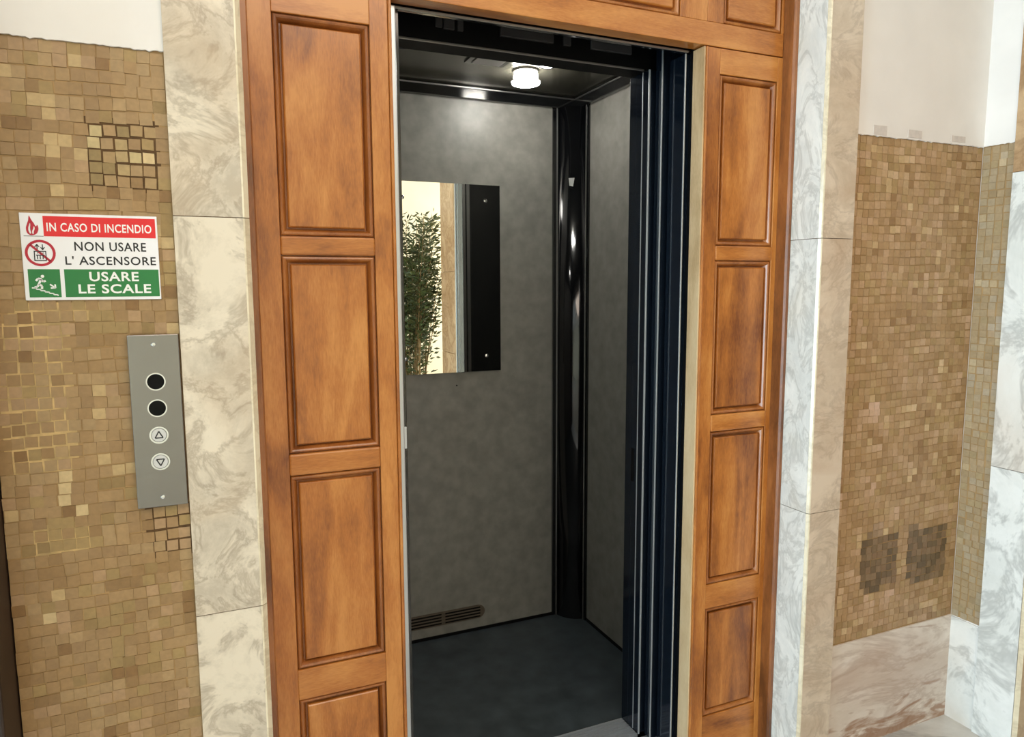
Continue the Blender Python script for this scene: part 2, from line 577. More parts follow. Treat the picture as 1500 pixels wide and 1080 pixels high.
def vis_score(side, face, a_lim, z_lim, holes=()):
    def s(a, z):
        if not (a_lim[0] < a < a_lim[1] and z_lim[0] < z < z_lim[1]):
            return -1
        for h in holes:
            if h[0] < a < h[1] and h[2] < z < h[3]:
                return -1
        p = Vector((a, face, z)) if side == 'y' else Vector((face, a, z))
        return 1.0 / (p - CAM).length_squared
    return s


# --- front wall left of the lift
ZT = 1.822
w1 = tag(box('wall_front_left', -0.333, -0.036, FY + 0.0013, 0.2, 0, 2.96, M['grout']), kind='structure')


GAPS = [(-0.166, -0.054, 1.577, 1.70, 0.91, 'grout_dark'), (-0.112, -0.038, 0.90, 1.0, 0.945, 'grout_dark'),
        (-0.322, -0.215, 1.085, 1.345, 0.93, 'grout_light'), (-0.29, -0.20, 0.93, 0.985, 0.94, 'grout_light'), (-0.30, -0.15, 1.352, 1.38, 0.94, 'grout_light')]


def tint_l(a, z, c, rnd):
    if -0.165 < a < -0.05 and 1.577 < z < 1.70 and rnd.random() < 0.6:
        k = rnd.choice([lin(196, 174, 126), lin(176, 150, 104), lin(148, 124, 80), lin(168, 138, 94)])
        return k
    return c


mosaic(w1, -0.333, -0.038, 0.0, ZT, FY, 'y', 300,
       vis_score('y', FY, (-0.33, -0.03), (0.62, 1.83), ((-0.28, -0.055, 1.38, 1.54), (-0.125, -0.035, 1.0, 1.325))), 11, tint_l, gaps=GAPS)
ragged_plaster('plaster', -0.333, -0.036, ZT, 2.96, FY - 0.004, 'x', w1)
for x0_, x1_, z0_, z1_, sc_, nm_ in GAPS:
    box(nm_ + '_patch', x0_ - 0.002, x1_ + 0.002, FY + 0.0008, FY + 0.0034, z0_ - 0.002, z1_ + 0.002, M[nm_], w1)

# --- lift shaft behind the front walls
sh = bmesh.new()
bm_box(sh, 0.10, 2.15, 0.0, 1.3, -0.30, -0.10)
bm_box(sh, 0.10, 0.20, 0.06, 1.2, -0.10, 2.8)
bm_box(sh, 2.05, 2.15, 0.06, 1.2, -0.10, 2.8)
bm_box(sh, 0.10, 2.15, 1.2, 1.3, -0.10, 2.8)
bm_box(sh, 0.10, 2.15, 0.0, 1.3, 2.8, 2.9)
tag(from_bm('wall_shaft', sh, M['black_matt']), kind='structure')

# --- dark wooden doorway at the very left
d1 = tag(empty('door_1'), 'dark brown wooden door casing at the left end of the mosaic', kind='structure')
box('casing', -0.42, -0.335, FY - 0.10, 0.2, 0, 2.6, M['dark_wood'], d1, 0.004)  # depth and height shaped to shade the left wall from the entrance light
box('door_leaf', -1.30, -0.42, 0.03, 0.075, 0, 2.2, M['dark_wood'], d1, 0.002)
box('casing', -1.38, -1.30, FY + 0.012, 0.2, 0, 2.3, M['dark_wood'], d1, 0.004)
box('lintel', -0.42, -1.30, FY + 0.012, 0.2, 2.2, 2.3, M['dark_wood'], d1, 0.0)
wf = bmesh.new()
bm_box(wf, -1.38, -0.333, FY, 0.2, 2.3, 2.96)
bm_box(wf, -3.45, -1.38, FY, 0.2, 0, 2.96)
tag(from_bm('wall_front_far_left', wf, M['plaster']), kind='structure')

# --- front wall right of the lift
XR0, XR1 = 1.648, 2.18
ZB = 0.345
w2 = tag(box('wall_front_right', XR0 - 0.004, XR1, FY + 0.0013, 0.05, 0, 2.96, M['grout']), kind='structure')
DARKPAL = [lin(112, 92, 66), lin(124, 102, 74), lin(134, 108, 80), lin(104, 86, 62), lin(140, 116, 88)]


def tint_r(a, z, c, rnd):
    if (1.755 < a < 1.915 and 0.492 < z < 0.66) or (1.962 < a < 2.13 and 0.488 < z < 0.646):
        return rnd.choice(DARKPAL)
    mn = (0.41, 0.272, 0.142)
    c = (c[0] * 1.18, c[1] * 1.2, c[2] * 1.32)
    return tuple(mn[i] + (c[i] - mn[i]) * 0.75 for i in range(3)) + (1,)


mosaic(w2, XR0 + 0.002, XR1 - 0.004, ZB + 0.003, 1.812, FY, 'y', 300, vis_score('y', FY, (1.64, 2.18), (0.34, 1.82)), 21, tint_r)
ragged_plaster('plaster', XR0 - 0.002, XR1, 1.812, 2.96, FY - 0.004, 'x', w2)
for xa, xb, za, zb in ((1.715, 1.765, 1.815, 1.84), (1.85, 1.905, 1.817, 1.838), (2.03, 2.09, 1.819, 1.836)):
    box('filler_patch', xa, xb, FY - 0.0052, FY - 0.0035, za, zb, plain('grey_filler', lin(214, 204, 196), 0.8, noise=0.08, nscale=60) if 'grey_filler' not in bpy.data.materials else bpy.data.materials['grey_filler'], w2)
tag(box('baseboard_front', XR0 - 0.004, XR1, FY - 0.003, FY + 0.003, 0, ZB, M['marble_base']), kind='structure')

# --- wall on the right, facing left
w3 = bmesh.new()
SX = 2.18
bm_box(w3, SX + 0.0016, SX + 0.2, -0.36, 0.2, 0, 2.96)
bm_box(w3, SX + 0.0016, SX + 0.2, -1.5, -0.36, 2.3, 2.96)
bm_box(w3, SX + 0.0016, SX + 0.2, -3.0, -1.5, 0, 2.96)
w3 = tag(from_bm('wall_right', w3, M['plaster']), kind='structure')
box('grout_bed', SX + 0.0013, SX + 0.006, -0.24, FY, ZB, 1.815, M['grout'], w3)


def tint_s(a, z, c, rnd):
    return (0.385 + (c[0] - 0.35) * 0.5, 0.285 + (c[1] - 0.23) * 0.5, 0.16 + (c[2] - 0.1) * 0.6, 1)


mosaic(w3, -0.233, FY - 0.001, ZB - 0.002, 1.813, SX, 'x', 268, vis_score('x', SX, (-0.25, -0.13), (0.3, 1.83)), 31, tint_s)
ragged_plaster('plaster', -0.236, FY - 0.004, 1.813, 2.96, SX - 0.004, 'y', w3)
tag(box('baseboard_right', SX - 0.003, SX + 0.003, -0.233, FY - 0.003, 0, ZB - 0.004, M['marble_white']), kind='structure')
# the plastered stretch further along
box('plaster', SX - 0.004, SX + 0.004, -2.64, -1.62, 0, 2.96, M['plaster'], w3)

# alcove beyond the right wall (seen in the lift mirror)
wa = bmesh.new()
bm_box(wa, 3.3, 3.4, -4.25, -3.0, 0, 2.96)
bm_box(wa, SX + 0.2, 3.4, -3.0, -2.9, 0, 2.96)
tag(from_bm('wall_alcove', wa, M['cream']), kind='structure')


# ------------------------------------------------------------------ marble surrounds
def marble_stack(name, label, plan, joints, mats, arris=None):
    t = tag(empty(name), label, kind='structure')
    for (za, zb), mt in zip(joints, mats):
        prism('marble_slab', plan, za + 0.0008, zb - 0.0008, mt, t)
        if arris:
            prism('arris_strip', arris, za + 0.0008, zb - 0.0008, M['arris'], t)
    # dark joint core just behind the slab faces
    cx = sum(p[0] for p in plan) / len(plan); cy = sum(p[1] for p in plan) / len(plan)
    core = [(cx + (x - cx) * 0.985, cy + (y - cy) * 0.985) for x, y in plan]
    prism('joint_mortar', core, 0, 2.9, M['grout_dark'], t)
    return t


JL = [(0.0, 0.775), (0.775, 1.536), (1.536, 2.6)]
FM = FY - 0.012
marble_stack('trim_1', 'cream and grey marble jamb left of the lift',
             [(-0.037, FM), (0.0815, FM), (0.0815, 0.05), (-0.037, 0.05)], JL, [M['marble_l']] * 3,
             [(0.0815, FM), (0.0845, FM), (0.0935, FM + 0.009), (0.0935, 0.05), (0.0815, 0.05)])
JR = [(0.0, 0.768), (0.768, 1.53), (1.53, 2.6)]
t2 = tag(empty('trim_2'), 'marble jamb right of the lift with reveal coloured as if daylit', kind='structure')
for za, zb in JR:
    za += .0008; zb -= .0008
    prism('marble_slab', [(1.538, FM), (1.649, FM), (1.649, -0.03), (1.538, -0.03)], za, zb, M['marble_r'], t2)
    prism('reveal_slab', [(1.531, FM + 0.010), (1.5375, FM + 0.010), (1.5375, 0.05), (1.531, 0.05)], za, zb, M['marble_reveal'], t2)
    prism('arris_strip', [(1.531, FM + 0.0095), (1.5345, FM + 0.002), (1.5375, FM), (1.5375, FM + 0.0095)], za, zb, M['arris'], t2)
prism('joint_mortar', [(1.533, FM + 0.012), (1.647, FM + 0.004), (1.647, 0.05), (1.533, 0.05)], 0, 2.59, M['grout_dark'], t2)
# marble jamb of the doorway in the right wall
t3 = tag(empty('trim_3'), 'white veined marble door jamb at the right edge', kind='structure')
for za, zb, mt in ((0.0, 0.86, M['marble_white']), (0.86, 1.725, M['marble_white']), (1.725, 2.6, M['marble_tan'])):
    za += .0008; zb -= .0008
    prism('marble_slab', [(SX - 0.012, -0.352), (SX + 0.05, -0.352), (SX + 0.05, -0.235), (SX - 0.012, -0.235)], za, zb, mt, t3)
    prism('arris_strip', [(SX - 0.012, -0.3535), (SX - 0.006, -0.366), (SX + 0.05, -0.366), (SX + 0.05, -0.3535)], za, zb, M['arris'], t3)
prism('joint_mortar', [(SX - 0.009, -0.35), (SX + 0.05, -0.35), (SX + 0.05, -0.237), (SX - 0.009, -0.237)], 0, 2.59, M['grout_dark'], t3)
for za, zb in ((0, 1.5), (1.5, 2.6)):
    prism('marble_slab', [(SX - 0.012, -1.62), (SX + 0.05, -1.62), (SX + 0.05, -1.5), (SX - 0.012, -1.5)], za, zb, M['marble_white'], t3)
d2 = tag(empty('door_2'), 'brown wooden door in the right wall', kind='structure')
box('casing', SX + 0.03, SX + 0.2, -0.41, -0.367, 0, 2.3, M['wood_trim'], d2, 0.003)
box('casing', SX + 0.03, SX + 0.2, -1.5, -1.455, 0, 2.3, M['wood_trim'], d2, 0.003)
box('door_leaf', SX + 0.1, SX + 0.14, -1.455, -0.41, 0.005, 2.3, M['wood_trim'], d2, 0.003)
# marble pilaster at the end of the right wall (seen in the lift mirror)
t4 = tag(empty('trim_4'), 'cream marble pilaster reflected in the lift mirror', kind='structure')
for za, zb in ((0, 0.775), (0.775, 1.536), (1.536, 2.6)):
    box('marble_slab', SX - 0.03, SX + 0.2, -3.03, -2.65, za + .001, zb - .001, M['marble_tan'], t4, 0.004)


# ------------------------------------------------------------------ wooden surround of the lift
ws = tag(empty('door_surround'), 'brown varnished walnut panelled surround framing the open lift', 'door frame')
XL0, XL1 = 0.096, 0.403      # left panelled side
XA, XB = 0.1616, 0.363       # left panel openings
XC, XD = 1.3024, 1.5008      # right panel openings
XRI, XRO = 1.249, 1.531      # right panelled side
Z = [1.966, 1.514, 1.474, 1.042, 0.994, 0.542, 0.470, 0.134]
HB = 2.034                   # underside of the header
OPEN = [(Z[1], Z[0]), (Z[3], Z[2]), (Z[5], Z[4]), (Z[7], Z[6])]
TH = 0.045


def panel(x0, x1, z0, z1, axis='z'):
    """fielded panel with its own moulding in an opening of the frame"""
    mw = M['wood_' + axis]
    bm = bmesh.new()
    # (inset, y)
    prof_m = [(0.0, 0.022), (0.0, 0.010), (0.0012, 0.010), (0.0018, 0.005), (0.004, 0.002), (0.0065, 0.0012), (0.0095, 0.003), (0.0125, 0.008), (0.0145, 0.0125), (0.0162, 0.0175), (0.0195, 0.0175)]
    prof_f = [(0.0188, 0.022), (0.0188, 0.0095), (0.0198, 0.0065), (0.022, 0.0045)]

    def loops(bm, prof, cap):
        prev = None
        for ins, y in prof:
            lp = [bm.verts.new((x, y, z)) for x, z in ((x0 + ins, z0 + ins), (x1 - ins, z0 + ins), (x1 - ins, z1 - ins), (x0 + ins, z1 - ins))]
            if prev:
                for i in range(4):
                    bm.faces.new((prev[i], prev[(i + 1) % 4], lp[(i + 1) % 4], lp[i]))
            prev = lp
        if cap:
            bm.faces.new(prev)
        bmesh.ops.recalc_face_normals(bm, faces=bm.faces[:])
    loops(bm, prof_f, True)
    for f in bm.faces:
        if f.normal.y > 0.5:
            f.normal_flip()
    p = from_bm('panel', bm, mw, ws)
    bm = bmesh.new()
    loops(bm, prof_m, False)
    from_bm('moulding', bm, M['wood_mould'], p)
    return p


M['wood_mould'] = wood('walnut_moulding', 'z', lin(120, 66, 26), lin(166, 100, 46), lin(192, 126, 64))
for (xo0, xa, xb, xo1) in ((XL0 + 0.018, XA, XB, XL1), (XRI + 0.012, XC, XD, XRO - 0.012)):
    box('stile', xo0, xa, 0, TH, 0, HB - 0.003, M['wood_z'], ws, 0.0012)
    box('stile', xb, xo1, 0, TH, 0, HB - 0.003, M['wood_z'], ws, 0.0012)
    rails = [(0.0, Z[7]), (Z[6], Z[5]), (Z[4], Z[3]), (Z[2], Z[1]), (Z[0], HB - 0.003)]
    for za, zb in rails:
        thin = zb - za < 0.06
        box('rail', xa, xb, -0.002 if thin else 0.0, TH, za, zb, M['wood_x'], ws, 0.004 if thin else 0.0015)
    for za, zb in OPEN:
        panel(xa, xb, za, zb)
        box('panel_back', xa - 0.002, xb + 0.002, 0.0225, TH, za - 0.002, zb + 0.002, M['wood_trim'], ws)
# outer trim strips against the marble
for xa, xb in ((XL0, XL0 + 0.018), (XRO - 0.014, XRO - 0.0008)):
    prism('trim_strip', [(xa, TH), (xa, -0.038), (xa + 0.003, -0.042), (xb - 0.004, -0.042), (xb - 0.001, -0.036), (xb, TH)] if xa < 1 else
          [(xa, TH), (xa, -0.036), (xa + 0.004, -0.042), (xb, -0.042), (xb, TH)], 0, 2.6, M['wood_trim'], ws)
# beads along the opening and the pale inner jambs
box('bead', XL1 + 0.0004, XL1 + 0.008, -0.005, TH, 0, HB - 0.003, M['wood_z'], ws, 0.003)
box('bead', XRI + 0.0045, XRI + 0.0115, -0.005, TH, 0, HB - 0.003, M['wood_z'], ws, 0.003)
box('inner_jamb', XRI - 0.0005, XRI + 0.004, -0.001, 0.047, 0, HB - 0.003, M['wood_jamb'], ws, 0.001)
# header
HT = 2.6
box('rail', XL0 + 0.018, XRO - 0.0145, 0, TH, HB, 2.094, M['wood_x'], ws, 0.0015)
box('rail', XL0 + 0.018, XRO - 0.0145, 0, TH, 2.5, HT, M['wood_x'], ws, 0.0015)
HP = [(XA, XB), (0.50, 0.79), (0.875, 1.17), (1.309, 1.5088)]
HS = [(XL0 + 0.018, XA), (XB, 0.50), (0.79, 0.875), (1.17, 1.2565), (1.2570, 1.309), (1.5088, XRO - 0.0145)]
for a, b in HS:
    box('stile', a, b, 0, TH, 2.094, 2.5, M['wood_z'], ws, 0.0012)
for a, b in HP:
    panel(a, b, 2.094, 2.5, 'x')
    box('panel_back', a - 0.002, b + 0.002, 0.0225, TH, 2.092, 2.502, M['wood_trim'], ws)
wt = bmesh.new()
bm_box(wt, -0.037, XR0, -0.13, 0.2, 2.6, 2.96)
tag(from_bm('wall_front_top', wt, M['plaster']), kind='structure')

# ------------------------------------------------------------------ steel landing frame of the lift
lf = tag(empty('landing_frame'), 'black steel lift door frame just inside the walnut surround', 'lift frame')
OX0 = 0.432
box('jamb', 0.380, 0.428, 0.053, 0.14, 0, 2.026, M['black_matt'], lf)
box('jamb_lip', 0.4115, 0.4293, 0.030, 0.052, 0.0, 2.026, M['alu'], lf, 0.003)
box('jamb_edge', 0.4295, 0.4405, 0.050, 0.14, 0.0, 2.026, M['black_gloss'], lf, 0.001)
box('strike_plate', 0.428, 0.4385, 0.0455, 0.0505, 1.020, 1.073, M['alu'], lf, 0.001)
box('jamb', 1.235, 1.30, 0.0612, 0.132, 0, 2.0265, M['navy_gloss'], lf, 0.0008)
box('edge_glint', 1.2325, 1.2365, 0.0585, 0.0622, 0, 2.0265, M['alu'], lf, 0.0008)  # pale strip stands in for light caught by the rounded jamb edge
box('jamb_filler', 1.2495, 1.30, 0.0475, 0.061, 0, 2.035, M['black_matt'], lf)
box('lintel', 0.380, 1.30, 0.052, 0.068, 2.0275, 2.2, M['black_gloss'], lf)
box('lintel_lip', OX0, 1.235, 0.0485, 0.0535, 2.0255, 2.0315, M['steel_dull'], lf, 0.0008)
box('soffit', 0.380, 1.9, 0.068, 0.2, 2.12, 2.14, M['black_matt'], lf)
# ribbed sill of the landing
sb = bmesh.new()
bm_box(sb, 0.40, 1.249, 0.0, 0.168, -0.03, -0.004)
for k in range(9):
    y = 0.004 + k * 0.0185
    bm_box(sb, 0.40, 1.249, y, y + 0.012, -0.004, 0.0)
tag(from_bm('landing_sill', sb, M['alu']), 'ribbed aluminium sill under the landing doors', 'sill')

# sliding doors, pushed open to the right
ld = tag(empty('landing_door'), 'dark landing sliding door, open, nearest to the hall', 'sliding door')
box('leaf', 1.2155, 1.95, 0.1405, 0.170, 0.004, 2.10, M['navy_gloss'], ld, 0.0008)
box('edge_glint', 1.2135, 1.218, 0.1375, 0.141, 0.004, 2.10, M['alu'], ld, 0.0008)  # glint on the landing door's rounded edge, modelled as a pale strip
cd = tag(empty('car_door'), 'dark car sliding door, open, with bright front edge', 'sliding door')
box('leaf', 1.1975, 1.95, 0.1775, 0.205, 0.004, 2.012, M['navy_gloss'], cd, 0.0008)
box('edge_glint', 1.1955, 1.2005, 0.1735, 0.178, 0.004, 2.012, M['alu'], cd, 0.0008)  # pale strip imitates the highlight along the front corner
cd2 = tag(empty('car_door'), 'dark inner car sliding door, open, next to the grey cab wall', 'sliding door')
box('inner_face', 1.1985, 1.2355, 0.2745, 0.2765, 0.004, 2.012, M['steel_dull'], cd2, 0.0004)
box('inner_groove', 1.212, 1.219, 0.2763, 0.2772, 0.004, 2.012, M['black_gloss'], cd2)
box('edge_post', 1.1975, 1.2355, 0.2405, 0.2745, 0.004, 2.012, M['navy_gloss'], cd2, 0.0006)
box('leaf', 1.1975, 1.95, 0.2095, 0.240, 0.004, 2.012, M['navy_gloss'], cd2, 0.0008)
box('edge_glint', 1.1965, 1.1985, 0.2065, 0.2098, 0.004, 2.012, M['alu'], cd2, 0.0004)  # thin strip imitating the dimmer highlight of the inner leaf
box('finger_plate', 1.1955, 1.1976, 0.224, 0.238, 0.806, 0.909, M['black_matt'], cd2, 0.0006)

# ------------------------------------------------------------------ lift car
car = tag(empty('elevator_car'), 'open lift car with grey walls, black corners and dark floor', 'elevator')
CX0, CX1, CY0, CY1, CZ = 0.34, 1.43, 0.28, 1.03, 2.15
box('car_floor', CX0 - 0.02, CX1 + 0.02, 0.2775, CY1 + 0.02, -0.05, 0.0, M['cab_floor'], car)
box('back_wall', CX0, CX1 + 0.02, CY1, CY1 + 0.02, 0, CZ, M['cab_wall'], car)
box('side_wall', CX1, CX1 + 0.02, 0.27, CY1, 0, CZ, M['cab_wall'], car)
box('side_wall', CX0 - 0.02, CX0, 0.2, CY1 + 0.02, 0, CZ, M['cab_wall'], car)
box('car_ceiling', CX0 - 0.02, CX1 + 0.02, 0.2, CY1 + 0.02, CZ, CZ + 0.02, M['cab_ceiling'], car)
box('front_return', 1.236, CX1 + 0.02, 0.245, 0.2795, 0, CZ, M['black_gloss'], car, 0.001)
box('front_return', CX0 - 0.02, 0.425, 0.2, 0.2795, 0, CZ, M['black_gloss'], car, 0.001)
hd = box('car_header', CX0 - 0.02, CX1 + 0.02, 0.202, 0.2795, 2.016, CZ, M['black_matt'], car, 0.001)
box('header_lip', 0.44, 1.195, 0.199, 0.2035, 2.0135, 2.019, M['steel_dull'], hd, 0.0008)
for xa, xb, za, zb in ((0.575, 0.592, 2.052, 2.076), (0.596, 0.624, 2.05, 2.076), (0.633, 0.648, 2.05, 2.075),
                       (0.75, 0.905, 2.052, 2.074), (0.935, 0.957, 2.052, 2.078), (1.02, 1.15, 2.052, 2.074)):
    box('door_gear_plate', xa, xb, 0.194, 0.2025, za, zb, M['fitting'], hd, 0.001)
# cornice of black profile around the ceiling
box('cornice', CX0, CX1, CY1 - 0.02, CY1, 2.104, CZ, M['black_gloss'], car, 0.002)
box('cornice', CX1 - 0.02, CX1, 0.2797, CY1 - 0.02, 2.104, CZ, M['black_gloss'], car, 0.002)
box('cornice', CX0, CX0 + 0.02, 0.2797, CY1 - 0.02, 2.104, CZ, M['black_gloss'], car, 0.002)
box('cornice_bead', CX0 + 0.02, CX1 - 0.02, CY1 - 0.025, CY1 - 0.0198, 2.139, 2.144, M['steel_dull'], car, 0.001)
box('cornice_bead', CX1 - 0.025, CX1 - 0.0198, 0.28, CY1 - 0.03, 2.139, 2.144, M['steel_dull'], car, 0.001)
# rounded black corner with light trims
R_ = 0.085
pc = []
cxx, cyy = CX1 - R_, CY1 - R_
P0, P1 = Vector((CX1 - R_ - 0.004, CY1 - 0.004)), Vector((CX1 - 0.004, CY1 - R_ - 0.004))
nrm = Vector((-1, -1)).normalized()
SAG = 0.020
arc = []
for i in range(25):
    u = i / 24
    q = P0.lerp(P1, u) + nrm * SAG * (1 - (2 * u - 1) ** 2)
    arc.append((q.x, q.y))
bm = bmesh.new()
prev = None
for (x, y) in arc:
    a = bm.verts.new((x, y, 0.001)); b = bm.verts.new((x, y, 2.104))
    if prev:
        f = bm.faces.new((prev[0], a, b, prev[1])); f.smooth = True
    prev = (a, b)
bmesh.ops.recalc_face_normals(bm, faces=bm.faces[:])
col = from_bm('corner_profile', bm, M['black_gloss'], car)
sol = col.modifiers.new('thickness', 'SOLIDIFY'); sol.thickness = 0.002; sol.offset = 0
for (xa, xb, ya, yb, mt) in ((CX1 - R_ - 0.026, CX1 - R_ - 0.010, CY1 - 0.008, CY1, 'black_gloss'), (CX1 - R_ - 0.010, CX1 - R_ - 0.005, CY1 - 0.011, CY1 - 0.002, 'steel_dull'),
                             (CX1 - R_ - 0.005, CX1 - R_ + 0.006, CY1 - 0.009, CY1 - 0.002, 'black_gloss'),
                             (CX1 - 0.008, CX1, CY1 - R_ - 0.026, CY1 - R_ - 0.010, 'black_gloss'), (CX1 - 0.011, CX1 - 0.002, CY1 - R_ - 0.010, CY1 - R_ - 0.006, 'steel_dull')):
    box('corner_trim', xa, xb, ya, yb, 0.001, 2.104, M[mt], car, 0.001)
# skirting line, sill
box('skirting', CX0, CX1 - R_ - 0.026, CY1 - 0.004, CY1, 0, 0.012, M['black_matt'], car)
box('skirting', CX1 - 0.004, CX1, 0.28, CY1 - R_ - 0.026, 0, 0.012, M['black_matt'], car)
sb = bmesh.new()
bm_box(sb, 0.425, 1.197, 0.179, 0.277, -0.03, -0.003)
for k in range(8):
    y = 0.180 + k * 0.0121
    bm_box(sb, 0.425, 1.197, y, y + 0.0082, -0.003, 0.001)
from_bm('car_sill', sb, M['alu'], car)
# vent grille low on the back wall
vt = bmesh.new()
va, vb, vz0, vz1 = 0.655, 1.012, 0.052, 0.108
seg = 10
h = (vz1 - vz0) / 2
zc = (vz0 + vz1) / 2
outl = [(vb - h + h * math.cos(t), zc + h * math.sin(t)) for t in [math.radians(-90 + 180 * i / seg) for i in range(seg + 1)]] + \
       [(va + h + h * math.cos(t), zc + h * math.sin(t)) for t in [math.radians(90 + 180 * i / seg) for i in range(seg + 1)]]
vt.free()
vg = poly_y('vent_grille', outl, CY1, 0.003, M['vent'], car)
for k in range(4):
    z = vz0 + 0.0085 + k * 0.0125
    for xa, xb in ((va + 0.02, (va + vb) / 2 - 0.008), ((va + vb) / 2 + 0.008, vb - 0.02)):
        box('vent_slot', xa, xb, CY1 - 0.0036, CY1 - 0.0028, z - 0.0034, z + 0.0034, M['black_matt'], vg)
    box('vent_louvre', va + 0.02, vb - 0.02, CY1 - 0.006, CY1 - 0.0025, z + 0.0036, z + 0.0066, M['vent'], vg)
# hatch in the ceiling
hp = box('ceiling_hatch', 0.845, 0.985, 0.64, 0.74, CZ - 0.006, CZ, M['black_gloss'], car, 0.001)
box('hatch_plate', 0.865, 0.965, 0.655, 0.725, CZ - 0.009, CZ - 0.0055, M['steel_dull'], hp, 0.001)
disc_y('wall_screw', 0.904, 1.02, CY1 - 0.002, CY1, 0.003, M['black_matt'], car, 12)

# mirror on the back wall
mi = tag(empty('mirror'), 'frameless rectangular mirror on the grey back wall of the lift', 'mirror')
box('mirror_glass', 0.64, 1.087, CY1 - 0.010, CY1 - 0.004, 1.073, 1.791, M['mirror'], mi)
box('mirror_back', 0.641, 1.086, CY1 - 0.004, CY1 - 0.0002, 1.074, 1.790, M['black_matt'], mi)
for x in (0.70, 1.027):
    for z in (1.133, 1.732):
        disc_y('mirror_screw', x, z, CY1 - 0.012, CY1 - 0.0102, 0.0075, M['chrome'], mi, 16, 0.006, 0.002)


# lamps in the car ceiling
def lathe(name, prof, cx, cy, mat, parent=None, seg=32, smooth=True):
    bm = bmesh.new()
    L = [[bm.verts.new((cx + r * math.cos(2 * math.pi * i / seg), cy + r * math.sin(2 * math.pi * i / seg), z)) for i in range(seg)] if r > 0 else [bm.verts.new((cx, cy, z))] for r, z in prof]
    for A, B in zip(L, L[1:]):
        for i in range(seg):
            j = (i + 1) % seg
            if len(A) == 1 and len(B) == 1: continue
            if len(A) == 1: bm.faces.new((A[0], B[i], B[j]))
            elif len(B) == 1: bm.faces.new((A[i], A[j], B[0]))
            else: bm.faces.new((A[i], A[j], B[j], B[i]))
    bmesh.ops.recalc_face_normals(bm, faces=bm.faces[:])
    return from_bm(name, bm, mat, parent, smooth)


lp = tag(empty('ceiling_lamp'), 'round frosted glass lamp and its modelled reflection glowing on the lift ceiling', 'lamp')
lx, ly = 1.078, 0.755
lathe('lamp_base', [(0, CZ), (0.046, CZ), (0.046, CZ - 0.006), (0, CZ - 0.006)], lx, ly, M['lamp_ring'], lp)
lathe('lamp_glow', [(0.040, CZ - 0.006), (0.041, CZ - 0.012), (0.044, CZ - 0.034), (0, CZ - 0.036)], lx, ly, M['lamp'], lp)  # glowing upper part stands in for the lamp's reflection in the ceiling
lathe('lamp_ring', [(0.043, CZ - 0.036), (0.0515, CZ - 0.036), (0.0515, CZ - 0.039), (0.043, CZ - 0.039), (0.043, CZ - 0.036)], lx, ly, M['lamp_ring'], lp)
lathe('lamp_glow', [(0.044, CZ - 0.039), (0.050, CZ - 0.0395), (0.048, CZ - 0.046), (0.036, CZ - 0.050), (0, CZ - 0.052)], lx, ly, M['lamp'], lp)
for sx, sy, lab in ((1.122, 0.672, 'small flush spotlight beside the glowing drum lamp'), (0.615, 0.656, 'small flush spotlight at the left of the lift ceiling')):
    sp = tag(empty('spotlight'), lab, 'spotlight', 'flush spotlights in the lift ceiling')
    lathe('spot_ring', [(0.027, CZ), (0.034, CZ), (0.033, CZ - 0.004), (0.027, CZ - 0.004), (0.027, CZ)], sx, sy, M['black_matt'], sp)
    lathe('spot_glass', [(0.0, CZ - 0.001), (0.027, CZ - 0.001), (0.022, CZ - 0.004), (0, CZ - 0.005)], sx, sy, M['lamp'], sp)

# scrap of grey sticker on the rounded corner
st = poly_y('sticker', [(-0.010, -0.016), (0.006, -0.019), (0.012, 0.014), (-0.013, 0.014), (-0.008, 0.0)], 0.0, 0.0012, M['sticker'])
_q = P0.lerp(P1, 0.55) + nrm * (SAG * (1 - 0.01) + 0.0022)
st.location = (_q.x, _q.y, 1.815)
st.rotation_euler = (0, 0, math.radians(-45))
tag(st, 'torn scrap of grey sticker on the black rounded corner', 'sticker')

# ------------------------------------------------------------------ call panel
cp = tag(empty('call_panel'), 'brushed steel lift call panel with two displays and two buttons', 'call panel')
PY = FY - 0.003
PX0, PX1, PZ0, PZ1 = -0.124, -0.040, 1.001, 1.322
pl = box('face_plate', PX0, PX1, FM - 0.002, FY + 0.002, PZ0, PZ1, M['steel'], cp, 0.0012)
PF = FM - 0.002
pxc = -0.0815
for z in (1.304, 1.019):
    disc_y('screw', pxc, z, PF - 0.0012, PF, 0.0042, M['chrome'], cp, 16, 0.0032, 0.0006)
for z in (1.236, 1.187):
    ring_y('display_ring', pxc, z, PF - 0.0015, PF, 0.0142, 0.0164, M['chrome'], cp)
    disc_y('display', pxc, z, PF - 0.0006, PF, 0.0143, M['black_hole'], cp)
for z, up in ((1.137, 1), (1.087, -1)):
    rg = ring_y('button_ring', pxc, z, PF - 0.003, PF, 0.0132, 0.0160, M['chrome'], cp)
    bt = disc_y('button', pxc, z, PF - 0.0042, PF, 0.0128, M['button_white'], cp, 28, 0.0120)
    s = 0.0066
    tri = [(pxc, z + up * s * 1.1), (pxc - s, z - up * s * 0.75), (pxc + s, z - up * s * 0.75)]
    bm = bmesh.new()
    for i in range(3):
        (xa, za), (xb, zb) = tri[i], tri[(i + 1) % 3]
        bar_bm(bm, xa, za, xb, zb, 0.0021, PF - 0.0042, 0.0003)
    bmesh.ops.recalc_face_normals(bm, faces=bm.faces[:])
    from_bm('arrow', bm, M['ink'], bt)

# ------------------------------------------------------------------ fire sign
sg = tag(empty('fire_sign'), 'red, white and green fire safety sign on the mosaic above the call panel', 'sign')
SX0, SX1, SZ0, SZ1 = -0.2735, -0.0645, 1.386, 1.534
SY = FY - 0.0035
board = box('sign_board', SX0, SX1, SY, FY + 0.001, SZ0, SZ1, M['sign_white'], sg, 0.0006)


